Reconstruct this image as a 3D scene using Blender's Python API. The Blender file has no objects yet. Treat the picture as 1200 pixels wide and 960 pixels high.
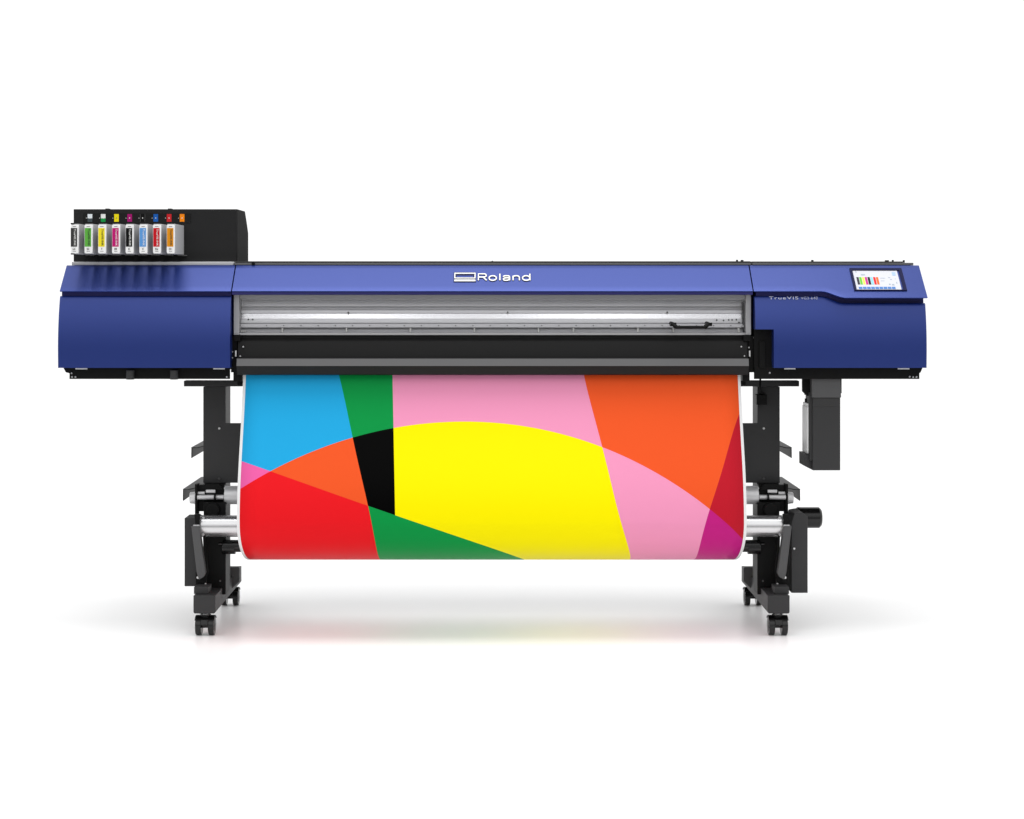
import bpy, bmesh, math, random
import numpy as np
from mathutils import Vector, Matrix
R = math.radians
random.seed(4)
SC = bpy.context.scene
COL = SC.collection

# ------------------------------------------------------------------ camera
F, D, CX, CZ, H = 2147.0, 6.1, 576.0, 331.0, 1.18
cam = bpy.data.cameras.new('camera')
cam.sensor_width = 36.0
cam.lens = F / 1200 * 36
cam.shift_x = (600 - CX) / 1200
cam.shift_y = -(480 - CZ) / 1200
cam.clip_start = 0.1
cam.clip_end = 2000
camo = bpy.data.objects.new('camera', cam)
camo.location = (0, -D, H)
camo.rotation_euler = (R(90), 0, 0)
COL.objects.link(camo)
SC.camera = camo

# ------------------------------------------------------------------ studio world (white cyclorama light)
WORLD_FRONT, WORLD_BACK, WORLD_TOP = (0.42, 1.2), 1.10, 0.18
w = bpy.data.worlds.new('World')
SC.world = w
w.use_nodes = True
nt = w.node_tree
nt.nodes.clear()
o_ = nt.nodes.new('ShaderNodeOutputWorld')
b_ = nt.nodes.new('ShaderNodeBackground')
tc = nt.nodes.new('ShaderNodeTexCoord')
sx = nt.nodes.new('ShaderNodeSeparateXYZ')
m1 = nt.nodes.new('ShaderNodeMapRange')
m1.inputs['From Min'].default_value = -0.6
m1.inputs['From Max'].default_value = 0.1
m3 = nt.nodes.new('ShaderNodeMapRange')      # the studio behind the camera: dim at eye level, brighter higher up
m3.inputs['From Min'].default_value = 0.05
m3.inputs['From Max'].default_value = 0.45
m3.inputs['To Min'].default_value = WORLD_FRONT[0]
m3.inputs['To Max'].default_value = WORLD_FRONT[1]
m1.inputs['To Max'].default_value = WORLD_BACK
m2 = nt.nodes.new('ShaderNodeMapRange')
m2.inputs['From Min'].default_value = 0.35
m2.inputs['From Max'].default_value = 0.95
m2.inputs['To Min'].default_value = 0.0
m2.inputs['To Max'].default_value = WORLD_TOP
ad = nt.nodes.new('ShaderNodeMath')
ad.operation = 'ADD'
L = nt.links.new
L(tc.outputs['Generated'], sx.inputs[0])
L(sx.outputs['Y'], m1.inputs['Value'])
L(sx.outputs['Z'], m2.inputs['Value'])
L(sx.outputs['Z'], m3.inputs['Value'])
L(m3.outputs[0], m1.inputs['To Min'])
L(m1.outputs[0], ad.inputs[0])
L(m2.outputs[0], ad.inputs[1])
L(ad.outputs[0], b_.inputs['Strength'])
b_.inputs['Color'].default_value = (1, 1, 1, 1)
L(b_.outputs[0], o_.inputs['Surface'])


def area(name, loc, target, sx_, sy_, radiance):
    l = bpy.data.lights.new(name, 'AREA')
    l.shape = 'RECTANGLE'
    l.size, l.size_y = sx_, sy_
    l.energy = radiance * math.pi * sx_ * sy_
    l.color = (1, 1, 1)
    o = bpy.data.objects.new(name, l)
    o.location = loc
    d = Vector(target) - Vector(loc)
    o.rotation_euler = d.to_track_quat('-Z', 'Y').to_euler()
    COL.objects.link(o)
    return o


area('overhead_softbox', (0, -.45, 4.6), (0, -.45, 0), 3.8, 1.8, 3.9)
area('key_softbox_left', (-1.0, -6.2, 4.4), (-.3, 0, .8), 0.7, 1.2, 3.0)
area('key_softbox_right', (.75, -6.2, 4.4), (.3, 0, .8), 0.6, 1.2, 4.2)

SC.view_settings.view_transform = 'Standard'
SC.view_settings.look = 'None'
SC.view_settings.exposure = 0
SC.view_settings.gamma = 1
SC.render.engine = 'CYCLES'


# ------------------------------------------------------------------ helpers: picture measure -> metres at a real depth
def sc(y): return F / (D + y)
def PX(px, y=0.0): return (px - CX) / sc(y)
def PZ(py, y=0.0): return H - (py - CZ) / sc(y)
def srgb(r, g, b):
    f = lambda c: (c / 255 / 12.92) if c / 255 <= .04045 else ((c / 255 + .055) / 1.055) ** 2.4
    return (f(r), f(g), f(b))


# ------------------------------------------------------------------ materials
def mat(name, col, rough=.5, metal=0.0, spec=.5, bump=0.0, bscale=400, coat=0.0, emit=0.0, vary=0.0, stretch=None):
    m = bpy.data.materials.new(name)
    m.use_nodes = True
    n = m.node_tree
    p = n.nodes['Principled BSDF']
    p.inputs['Base Color'].default_value = (*col, 1)
    p.inputs['Roughness'].default_value = rough
    p.inputs['Metallic'].default_value = metal
    p.inputs['Specular IOR Level'].default_value = spec
    p.inputs['Coat Weight'].default_value = coat
    p.inputs['Coat Roughness'].default_value = .15
    if emit:
        p.inputs['Emission Color'].default_value = (*col, 1)
        p.inputs['Emission Strength'].default_value = emit
    if bump or vary:
        t = n.nodes.new('ShaderNodeTexCoord')
        mp = n.nodes.new('ShaderNodeMapping')
        if stretch:
            mp.inputs['Scale'].default_value = stretch
        ns = n.nodes.new('ShaderNodeTexNoise')
        ns.inputs['Scale'].default_value = bscale
        ns.inputs['Detail'].default_value = 4
        n.links.new(t.outputs['Object'], mp.inputs[0])
        n.links.new(mp.outputs[0], ns.inputs['Vector'])
        if bump:
            bp = n.nodes.new('ShaderNodeBump')
            bp.inputs['Strength'].default_value = bump
            bp.inputs['Distance'].default_value = .0006
            n.links.new(ns.outputs['Fac'], bp.inputs['Height'])
            n.links.new(bp.outputs[0], p.inputs['Normal'])
        if vary:
            mr = n.nodes.new('ShaderNodeMapRange')
            mr.inputs['From Min'].default_value = .3
            mr.inputs['From Max'].default_value = .7
            mr.inputs['To Min'].default_value = max(.03, rough - vary)
            mr.inputs['To Max'].default_value = rough + vary
            n.links.new(ns.outputs['Fac'], mr.inputs['Value'])
            n.links.new(mr.outputs[0], p.inputs['Roughness'])
    return m


M = {}
M['blue'] = mat('blue_metallic_paint', (.0085, .031, .208), .36, 0.5, .9, bump=.05, bscale=900, vary=.04)
M['groove'] = mat('shaded_blue_paint', (.014, .014, .11), .45, 0, .3)  # the blue paint again, with the shade of the grooves in its colour
M['black'] = mat('black_plastic', (.005, .005, .005), .5, 0, .12, bump=.1, bscale=700)
M['gloss_black'] = mat('gloss_black_plastic', (.004, .004, .004), .22, 0, .4, bump=.02, bscale=300)
M['charcoal'] = mat('charcoal_powder_coat', (.031, .031, .032), .55, 0, .3, bump=.18, bscale=1200)
M['apron'] = mat('matt_black_panel', (.011, .011, .0112), .6, 0, .2, bump=.1, bscale=1200)
M['sidecover'] = mat('dark_grey_sheet_metal', (.03, .03, .03), .8, 0, .02, bump=.1, bscale=1200)
M['steelgrey'] = mat('grey_powder_coat', (.075, .075, .077), .5, 0, .35, bump=.15, bscale=1200)
M['strip'] = mat('grey_plastic_strip', (.12, .12, .122), .5, 0, .3)
M['inkblack'] = mat('black_sheet_metal', (.008, .008, .0085), .5, 0, .3, bump=.1, bscale=800)
M['alu'] = mat('brushed_aluminium', (.86, .86, .87), .36, .35, .5)
M['alu_dark'] = mat('anodised_aluminium', (.66, .66, .67), .42, .3, .5, bump=.03, bscale=60, stretch=(1, 40, 40))
M['tube'] = mat('drawn_aluminium_tube', (.66, .66, .67), .27, .9, .5)
M['alu_polish'] = mat('polished_aluminium_edge', (.62, .62, .63), .22, .95, .5)
M['alu_mid'] = mat('satin_aluminium', (.55, .55, .56), .42, .5, .5, bump=.1, bscale=60, stretch=(1, 40, 40))
M['frame'] = mat('silver_grey_frame', (.34, .34, .345), .5, .0, .4)
M['chrome'] = mat('polished_steel', (.75, .75, .75), .3, .4)
M['white'] = mat('white_plastic', (.86, .86, .86), .35, 0, .5)
M['letter'] = mat('white_lettering', (.92, .92, .90), .4, 0, .3)
M['faint'] = mat('pale_lavender_lettering', (.62, .65, .82), .4, 0, .2)
M['shade'] = mat('navy_lettering_edge', (.01, .01, .05), .5, 0, .2)
M['paper'] = mat('white_vinyl', (.88, .88, .88), .5, 0, .3)
M['bottle'] = mat('milky_translucent_plastic', (.9, .9, .9), .35, 0, .5)
M['rubber'] = mat('black_rubber', (.005, .005, .005), .25, 0, .45)
M['holder'] = mat('grey_steel_sleeve', (.52, .52, .53), .4, .2, .5, bump=.05, bscale=200)
M['tick'] = mat('pale_marks', (.75, .75, .72), .5)
M['hole'] = mat('dark_marks', (.03, .03, .03), .6)
M['bezel'] = mat('screen_bezel', (.006, .008, .05), .5, 0, .12)
M['screen'] = mat('lit_screen_white', (.56, .57, .62), .4, 0, .05, emit=.2)


def cm(name, rgb, rough=.4, emit=0):
    k = name
    if k not in M:
        M[k] = mat(name, srgb(*rgb), rough, 0, .12, emit=emit)
    return M[k]


# clear acrylic for the window cover
g = bpy.data.materials.new('clear_acrylic')
g.use_nodes = True
gn = g.node_tree
gn.nodes.clear()
go = gn.nodes.new('ShaderNodeOutputMaterial')
gt = gn.nodes.new('ShaderNodeBsdfTransparent')
gt.inputs['Color'].default_value = (.975, .975, .98, 1)
gg = gn.nodes.new('ShaderNodeBsdfGlossy')
gg.inputs['Roughness'].default_value = .04
glw = gn.nodes.new('ShaderNodeLayerWeight')
glw.inputs['Blend'].default_value = .5
gpw = gn.nodes.new('ShaderNodeMath')
gpw.operation = 'POWER'
gpw.inputs[1].default_value = 4
gf = gn.nodes.new('ShaderNodeMapRange')
gf.inputs['To Min'].default_value = .03
gf.inputs['To Max'].default_value = .6
gn.links.new(glw.outputs['Facing'], gpw.inputs[0])
gn.links.new(gpw.outputs[0], gf.inputs['Value'])
gm = gn.nodes.new('ShaderNodeMixShader')
gn.links.new(gf.outputs[0], gm.inputs['Fac'])
gn.links.new(gt.outputs[0], gm.inputs[1])
gn.links.new(gg.outputs[0], gm.inputs[2])
gn.links.new(gm.outputs[0], go.inputs['Surface'])
M['acrylic'] = g


# ------------------------------------------------------------------ mesh helpers
def obj(name, bm, mats, parent=None, smooth=35, bevel=0.0, seg=2, **props):
    if not isinstance(mats, (list, tuple)):
        mats = [mats]
    bmesh.ops.recalc_face_normals(bm, faces=bm.faces)
    me = bpy.data.meshes.new(name)
    bm.to_mesh(me)
    bm.free()
    for m in mats:
        me.materials.append(M[m] if isinstance(m, str) else m)
    for p in me.polygons:
        p.use_smooth = True
    me.set_sharp_from_angle(angle=R(smooth))
    o = bpy.data.objects.new(name, me)
    COL.objects.link(o)
    if parent:
        o.parent = parent
    if bevel:
        b = o.modifiers.new('bevel', 'BEVEL')
        b.width = bevel
        b.segments = seg
        b.limit_method = 'ANGLE'
        b.angle_limit = R(30)
    for k, v in props.items():
        o[k] = v
    return o


def thing(name, label, cat, loc=(0, 0, 0), group=None):
    o = bpy.data.objects.new(name, None)
    o.empty_display_size = .1
    o.location = loc
    COL.objects.link(o)
    o['label'] = label
    o['category'] = cat
    if group:
        o['group'] = group
    return o


def box(bm, x0, x1, y0, y1, z0, z1, mi=0):
    x0, x1 = sorted((x0, x1))
    y0, y1 = sorted((y0, y1))
    z0, z1 = sorted((z0, z1))
    v = [bm.verts.new((x, y, z)) for x in (x0, x1) for y in (y0, y1) for z in (z0, z1)]
    for f in ((0, 1, 3, 2), (4, 6, 7, 5), (0, 4, 5, 1), (2, 3, 7, 6), (0, 2, 6, 4), (1, 5, 7, 3)):
        fa = bm.faces.new([v[i] for i in f])
        fa.material_index = mi
    return bm


def prism(bm, pts, a0, a1, axis, mi=0):
    """pts: 2D polygon; axis 'x': pts are (y,z); axis 'y': pts are (x,z); axis 'z': pts are (x,y)."""
    def mk(p, a):
        if axis == 'x': return (a, p[0], p[1])
        if axis == 'y': return (p[0], a, p[1])
        return (p[0], p[1], a)
    A = [bm.verts.new(mk(p, a0)) for p in pts]
    B = [bm.verts.new(mk(p, a1)) for p in pts]
    n = len(pts)
    fs = [bm.faces.new(A), bm.faces.new(B[::-1])]
    for i in range(n):
        fs.append(bm.faces.new((A[i], B[i], B[(i + 1) % n], A[(i + 1) % n])))
    for f in fs:
        f.material_index = mi
    return bm


def cyl(bm, p0, p1, r, r2=None, seg=28, mi=0):
    p0, p1 = Vector(p0), Vector(p1)
    if r2 is None: r2 = r
    d = (p1 - p0)
    q = d.to_track_quat('Z', 'Y')
    A, B = [], []
    for i in range(seg):
        a = 2 * math.pi * i / seg
        A.append(bm.verts.new(p0 + q @ Vector((math.cos(a) * r, math.sin(a) * r, 0))))
        B.append(bm.verts.new(p1 + q @ Vector((math.cos(a) * r2, math.sin(a) * r2, 0))))
    fs = [bm.faces.new(A[::-1]), bm.faces.new(B)]
    for i in range(seg):
        fs.append(bm.faces.new((A[i], A[(i + 1) % seg], B[(i + 1) % seg], B[i])))
    for f in fs:
        f.material_index = mi
    return bm


def tube_path(bm, pts, r, seg=10, mi=0):
    for a, b in zip(pts[:-1], pts[1:]):
        cyl(bm, a, b, r, seg=seg, mi=mi)
    for p in pts[1:-1]:
        m = Matrix.Translation(p)
        res = bmesh.ops.create_uvsphere(bm, u_segments=seg, v_segments=6, radius=r * 1.001, matrix=m)
    return bm


def text_verts(txt, size, sxs=1.0, offset=0.0, shear=0.0, spacing=1.0, extrude=.0004):
    c = bpy.data.curves.new('lettering', 'FONT')
    c.body = txt
    c.size = size
    c.offset = offset
    c.shear = shear
    c.space_character = spacing
    c.extrude = extrude
    c.align_x = 'LEFT'
    c.resolution_u = 4
    t = bpy.data.objects.new('lettering', c)
    COL.objects.link(t)
    bpy.context.view_layer.update()
    me = bpy.data.meshes.new_from_object(t.evaluated_get(bpy.context.evaluated_depsgraph_get()))
    bpy.data.objects.remove(t)
    bpy.data.curves.remove(c)
    for v in me.vertices:
        v.co.x *= sxs
    return me


def text_obj(name, txt, origin, xdir, ydir, width, height, material, parent, offset=0.0, out=0.0, grow=0.0, spacing=1.0, fitx=True):
    """text fitted to width x height (of its own outline) on the plane origin + xdir*u + ydir*v; out = metres proud."""
    me = text_verts(txt, 1.0, 1.0, offset=offset, spacing=spacing, extrude=.0)
    co = np.array([v.co[:] for v in me.vertices])
    x0, x1, y0, y1 = co[:, 0].min(), co[:, 0].max(), co[:, 1].min(), co[:, 1].max()
    xd, yd = Vector(xdir).normalized(), Vector(ydir).normalized()
    nd = xd.cross(yd)
    for v in me.vertices:
        u = (v.co.x - x0) / (x1 - x0) * (width + 2 * grow) - grow
        t = (v.co.y - y0) / (y1 - y0) * (height + 2 * grow) - grow
        v.co = Vector(origin) + xd * u + yd * t + nd * out
    me.materials.append(M[material] if isinstance(material, str) else material)
    me.name = name
    o = bpy.data.objects.new(name, me)
    COL.objects.link(o)
    o.parent = parent
    s = o.modifiers.new('thickness', 'SOLIDIFY')
    s.thickness = .0006
    s.offset = 1
    return o


def rrect(x0, x1, z0, z1, r, n=4):
    pts = []
    for (cx, cz, a0) in ((x1 - r, z1 - r, 0), (x0 + r, z1 - r, 90), (x0 + r, z0 + r, 180), (x1 - r, z0 + r, 270)):
        for i in range(n + 1):
            a = R(a0 + 90 * i / n)
            pts.append((cx + r * math.cos(a), cz + r * math.sin(a)))
    return pts


def screw(parent, x, y, z, r=.004, m='chrome'):
    bm = bmesh.new()
    cyl(bm, (x, y, z), (x, y - .003, z), r, r * .75, seg=12)
    return obj('screw', bm, m, parent)


# ------------------------------------------------------------------ floor
fm = mat('white_studio_floor', (.90, .90, .90), .30, 0, .05)
def sheet(name, x0, x1, y0, y1, z, m, label):
    bm = bmesh.new()
    bm.faces.new([bm.verts.new(p) for p in ((x0, y0, z), (x1, y0, z), (x1, y1, z), (x0, y1, z))])
    obj(name, bm, m, kind='structure', label=label)
sheet('floor', -400, 400, -2.75, 300, 0, fm, 'seamless white studio floor under the printer')
sheet('flag', -400, 400, -120, -2.75, -.006, mat('grey_flag_sheet', (.10, .10, .10), .8, 0, .1, bump=.1, bscale=3), 'unseen grey ground beyond the front edge of the white floor')  # out of view, added so the covers reflect less white

# ================================================================== THE PRINTER
P = thing('large_format_printer', 'wide blue and black roll printer on a charcoal stand with casters', 'printer')

# slanted upper panel plane (below: y=0 at picture row 341, above: y=.1 at row 311)
ZB, ZT = PZ(341, 0), PZ(311, .1)
def slant(py):
    t = (341 - py) / 30.0
    return (.1 * t, ZB + (ZT - ZB) * t)
SV = Vector((0, .1, ZT - ZB)).normalized()          # up the slope
SN = Vector((1, 0, 0)).cross(SV)                    # outward normal
XL, XR = PX(70, 0), PX(1085, 0)
XS1, XS2 = PX(271.3, 0), PX(882.7, 0)                # seams


def lower_prof(z):
    """bulged front: y as a function of height"""
    zt, zb = PZ(347, 0), PZ(431, 0)
    t = (zt - z) / (zt - zb)
    return -.017 + .030 * (max(0, .72 - t) / .72) ** 2 + .02 * max(0, t - .72) ** 1.7


def upper_panel(name, x0, x1, bottom_fn, parent, n=1, label=None):
    bm = bmesh.new()
    xs = [x0 + (x1 - x0) * i / n for i in range(n + 1)]
    cols = []
    for x in xs:
        pb = bottom_fn(x)
        yb, zb = slant(pb)
        pts = [(.6, ZT + .0), (.104, ZT + .0), slant(311.6), slant(315)]
        k = 5
        for i in range(1, k + 1):
            pts.append(slant(315 + (pb - 1.2 - 315) * i / k))
        pts += [(yb + .0015, zb + .0005), (yb + .004, zb - .0015), (yb + .03, zb - .002)]
        cols.append([bm.verts.new((x, p[0], p[1])) for p in pts])
    for a, b in zip(cols[:-1], cols[1:]):
        for i in range(len(a) - 1):
            bm.faces.new((a[i], a[i + 1], b[i + 1], b[i]))
    # end caps
    for c in (cols[0], cols[-1]):
        bm.faces.new(c)
    return obj(name, bm, 'blue', parent, smooth=25)


def lower_panel(name, x0, x1, top_fn, parent, n=1, notch=None):
    bm = bmesh.new()
    xs = sorted(set([x0 + (x1 - x0) * i / n for i in range(n + 1)] + ([notch[0]] if notch else [])))
    absrows = [368, 372, 376, 380, 386, 392, 398, 404, 410, 416, 422, 427, 430, 431]
    cols = []
    for x in xs:
        pt = top_fn(x)
        col = []
        ztop = PZ(pt, 0)
        for dp, dy in ((0.4, .05), (0.2, .014), (0.25, .006), (.8, .002), (1.8, 0)):
            z = PZ(pt + dp, 0)
            col.append(bm.verts.new((x, lower_prof(z) + dy, z)))
        for f in (.25, .5, .75):
            z = PZ(pt + 1.8 + (368 - pt - 1.8) * f, 0)
            col.append(bm.verts.new((x, lower_prof(z), z)))
        for r in absrows:
            z = PZ(r, 0)
            col.append(bm.verts.new((x, lower_prof(z), z)))
        cols.append(col)
    ni = 8 + absrows.index(386) if notch else 999
    for a, b in zip(cols[:-1], cols[1:]):
        xm = (a[0].co.x + b[0].co.x) / 2
        for i in range(len(a) - 1):
            if notch and i >= ni and xm < notch[0]:
                continue
            bm.faces.new((a[i], a[i + 1], b[i + 1], b[i]))
    loose = [v for v in bm.verts if not v.link_faces]
    bmesh.ops.delete(bm, geom=loose, context='VERTS')
    be = [e for e in bm.edges if len(e.link_faces) == 1]
    ret = bmesh.ops.extrude_edge_only(bm, edges=be)
    ymax = .5
    for g_ in ret['geom']:
        if isinstance(g_, bmesh.types.BMVert):
            g_.co.y = max(g_.co.y, .06) if False else ymax
    return obj(name, bm, 'blue', parent, smooth=40)


c341 = lambda x: 341.5
# left cover
left = upper_panel('left_cover', XL, XS1 - .002, c341, P)
left['label'] = 'left blue cover beneath the ink tray'
lp = lower_panel('front_panel', XL - .002, XS1 - .003, lambda x: 346.8, left)
# centre lid
mid = upper_panel('top_cover', XS1 + .002, XS2 - .002, c341, P)
mid['label'] = 'long blue lid with white lettering'
# right cover with the drop of its lower edge
def rb(x):
    a, b = PX(962, 0), PX(990, 0)
    if x < a: return 341.5
    if x > b: return 349.0
    t = (x - a) / (b - a)
    t = t * t * (3 - 2 * t)
    return 341.5 + 7.5 * t
def rt(x):
    a, b = PX(962, 0), PX(990, 0)
    return 347.0 if x < a else (355.0 if x > b else 347.0 + 8.0 * ((x - a) / (b - a)) ** 2 * (3 - 2 * (x - a) / (b - a)))
right = upper_panel('right_cover', XS2 + .002, XR, rb, P, n=70)
right['label'] = 'right blue cover with a touchscreen'
lower_panel('front_panel', XS2 + .006, XR - .001, rt, right, n=70, notch=(PX(906, 0), 0))

# grooves: liner behind the panels, blue paint with shade in its colour
bm = bmesh.new()
box(bm, XL + .002, XS1 - .004, .022, .55, PZ(427, 0), PZ(337, .02))
obj('shade_liner', bm, 'groove', left)
bm = bmesh.new()
box(bm, XS2 + .012, XR - .003, .022, .55, PZ(382, 0), PZ(337, .02))
box(bm, PX(908, 0), XR - .006, .0222, .549, PZ(427, 0), PZ(384, .02))
obj('shade_liner', bm, 'groove', right)
# lower edge of the lid, in the shaded groove blue
bm = bmesh.new()
y0, z0 = slant(341.5)
prism(bm, [(y0 + .002, z0 - .0025), (y0 + .004, PZ(345.6, 0)), (.032, PZ(345.6, 0)), (.032, z0 - .0025)], XS1 + .001, XS2 - .001, 'x')
obj('lid_edge', bm, 'groove', mid, bevel=.001)

# lettering on the lid -------------------------------------------------
def on_slant(px, py, off=.0):
    y, z = slant(py)
    return Vector((PX(px, y), y, z)) + SN * -abs(off) * (1 if SN.y > 0 else -1)
NS = SN if SN.y < 0 else -SN
def slantpt(px, py, off=0):
    y, z = slant(py)
    return Vector((PX(px, y), y, z)) + NS * off

k_ = .132 / 30
def ell(cx, cy, rx, ry, n=28):
    return [(cx + rx * math.cos(2 * math.pi * i / n), cy + ry * math.sin(2 * math.pi * i / n)) for i in range(n)]
def arcp(cx, cy, rx, ry, a0, a1, n=10):
    return [(cx + rx * math.cos(R(a0 + (a1 - a0) * i / n)), cy + ry * math.sin(R(a0 + (a1 - a0) * i / n))) for i in range(n + 1)]
# wide even-stroke capitals and lowercase, in picture-row units, baseline at 0
WORD = [([(1, .9), (1, 8.6), (7.6, 8.6)] + arcp(7.6, 6.7, 2.6, 1.9, 90, -90) + [(1, 4.8)], False), ([(6.4, 4.8), (10.6, .9)], False),
        (ell(17.8, 3.6, 4.3, 2.75), True), ([(26.2, .9), (26.2, 8.7)], False),
        (arcp(32.6, 4.6, 2.5, 1.7, 165, 90) + arcp(35.2, 4.6, 2.4, 1.7, 90, 0) + [(37.6, .9)], False),
        ([(37.6, 3.9), (32.4, 3.7)] + arcp(32.4, 2.3, 2.2, 1.4, 90, 270) + arcp(34.6, 3.9, 3.0, 3.0, -90, -10, 6), False),
        ([(41.6, .9), (41.6, 6.3)], False), (arcp(44.6, 3.9, 3.0, 2.4, 170, 90) + arcp(46.4, 3.9, 2.6, 2.4, 90, 0) + [(49.0, .9)], False),
        (ell(57.0, 3.6, 4.3, 2.75), True), ([(61.4, .9), (61.4, 8.7)], False)]
def stroke_word(name, rad, out, m_, parent):
    c = bpy.data.curves.new(name, 'CURVE')
    c.dimensions = '3D'
    c.bevel_depth = rad
    c.bevel_resolution = 2
    c.use_fill_caps = True
    for pts, cyc in WORD:
        sp = c.splines.new('POLY')
        sp.points.add(len(pts) - 1)
        for q, (a, b) in zip(sp.points, pts):
            q.co = (a, b * .98, 0, 1)
        sp.use_cyclic_u = cyc
    t = bpy.data.objects.new(name, c)
    COL.objects.link(t)
    bpy.context.view_layer.update()
    me = bpy.data.meshes.new_from_object(t.evaluated_get(bpy.context.evaluated_depsgraph_get()))
    bpy.data.objects.remove(t)
    bpy.data.curves.remove(c)
    o0 = slantpt(559.6, 330.2)
    ux = (PX(622, .045) - PX(559.6, .045)) / 62.4
    for v in me.vertices:
        v.co = o0 + Vector((1, 0, 0)) * v.co.x * ux + SV * v.co.y * k_ + NS * (out + v.co.z * .0008)
    me.materials.clear()
    me.materials.append(M[m_])
    me.name = name
    o = bpy.data.objects.new(name, me)
    COL.objects.link(o)
    o.parent = parent
stroke_word('lettering_edge', 1.2, .0008, 'shade', mid)
stroke_word('lettering', .74, .0024, 'letter', mid)
def flat_poly(bm, X0, X1, p0, p1, off, mi=0):
    a = [slant(p1), slant(p0)]
    vs = [Vector((X0, *a[0])), Vector((X1, *a[0])), Vector((X1, *a[1])), Vector((X0, *a[1]))]
    lo = [bm.verts.new(q + NS * 0) for q in vs]
    hi = [bm.verts.new(q + NS * off) for q in vs]
    fs = [bm.faces.new(hi)]
    for i in range(4):
        fs.append(bm.faces.new((lo[i], lo[(i + 1) % 4], hi[(i + 1) % 4], hi[i])))
    for f in fs: f.material_index = mi
def sx_(px): return PX(px, .045)
bm = bmesh.new()
for (a, b, c, d) in ((531.6, 557.8, 319.6, 323), (531.6, 557.8, 325.2, 331.2), (531.6, 535, 319.6, 331), (554.6, 557.8, 319.6, 331)):
    flat_poly(bm, sx_(a), sx_(b), c, d, .0011 + .00005 * random.random(), 0)
e1 = [(532.4, 557.2, 320.4, 321.4), (532.4, 557.2, 326.1, 327.0), (532.4, 533.5, 320.4, 327.0), (556.1, 557.2, 320.4, 327.0), (532.4, 557.2, 328.5, 330.3)]
for i, (a, b, c, d) in enumerate(e1):
    flat_poly(bm, sx_(a), sx_(b), c, d, .0022 + .0001 * i, 1)
obj('emblem', bm, ['shade', 'letter'], mid)

# lettering on the right front panel
zl_ = [PZ(351.1, 0), PZ(347.6, 0)]
lt0, lt1 = Vector((0, lower_prof(zl_[0]) - .0006, zl_[0])), Vector((0, lower_prof(zl_[1]) - .0006, zl_[1]))
text_obj('lettering', 'TrueVIS', lt0 + Vector((PX(901.5, 0), 0, 0)), (1, 0, 0), lt1 - lt0, PX(936, 0) - PX(901.5, 0), 3.6 / 352, 'faint', right, offset=.004, out=0.001, spacing=1.15)
text_obj('lettering', 'VG3-640', lt0 + Vector((PX(939, 0), 0, 0)), (1, 0, 0), lt1 - lt0, PX(958.5, 0) - PX(939, 0), 3.2 / 352, 'faint', right, offset=-.01, out=0.001, spacing=1.1)

# touchscreen -----------------------------------------------------------
sX0, sX1 = PX(1004.0, 0), PX(1059, 0)
bm = bmesh.new()
for (X0, X1, a, b, o1, mi) in ((sX0 - .008, sX0, 315.2, 341.2, .004, 0), (sX1, sX1 + .011, 315.2, 341.2, .004, 0),
                               (sX0, sX1, 315.2, 317.6, .004, 0), (sX0, sX1, 340.4, 341.2, .004, 0)):
    flat_poly(bm, X0, X1, a, b, o1, mi)
scr = obj('touchscreen', bm, ['bezel'], P)
bm = bmesh.new()
flat_poly(bm, sX0 + .0005, sX1 - .006, 317.8, 340.2, .0012, 0)
disp = obj('display', bm, [M['screen']], scr)
cols_ = [(55, 55, 60), (110, 190, 50), (240, 225, 90), (190, 50, 140), (15, 15, 20), (140, 205, 225), (215, 45, 45), (235, 110, 50)]
def on_screen(name, a, b, c, d, m):
    bm = bmesh.new()
    flat_poly(bm, sX0 + a, sX0 + b, c, d, .0018, 0)
    obj(name, bm, m, scr)
for i in range(8):
    on_screen('ink_level_bar', .0085 + i * .00935, .016 + i * .00935, 325.4, 334.0, cm('screen_ink_%d' % i, cols_[i], .4, .04))
for i in range(9):
    on_screen('screen_button', .009 + i * .0138, .0208 + i * .0138, 336.7, 339.2, cm('screen_button', (80, 125, 190), .4, .04))
for q in ((.010, .013, 318.6, 320.0), (.026, .040, 321.8, 323.2), (.088, .104, 326.3, 326.8), (.088, .10, 329.5, 330), (.115, .122, 325.5, 326.2), (.120, .126, 327.6, 328.4), (.112, .118, 333, 334.4), (.122, .13, 333.4, 335), (.137, .139, 327, 327.8), (.138, .141, 331, 333)):
    on_screen('screen_mark', *q, cm('screen_text', (165, 175, 185), .4, .04))
on_screen('screen_badge', .131, .143, 319.5, 323.6, cm('screen_badge', (165, 190, 225), .4, .04))

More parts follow.
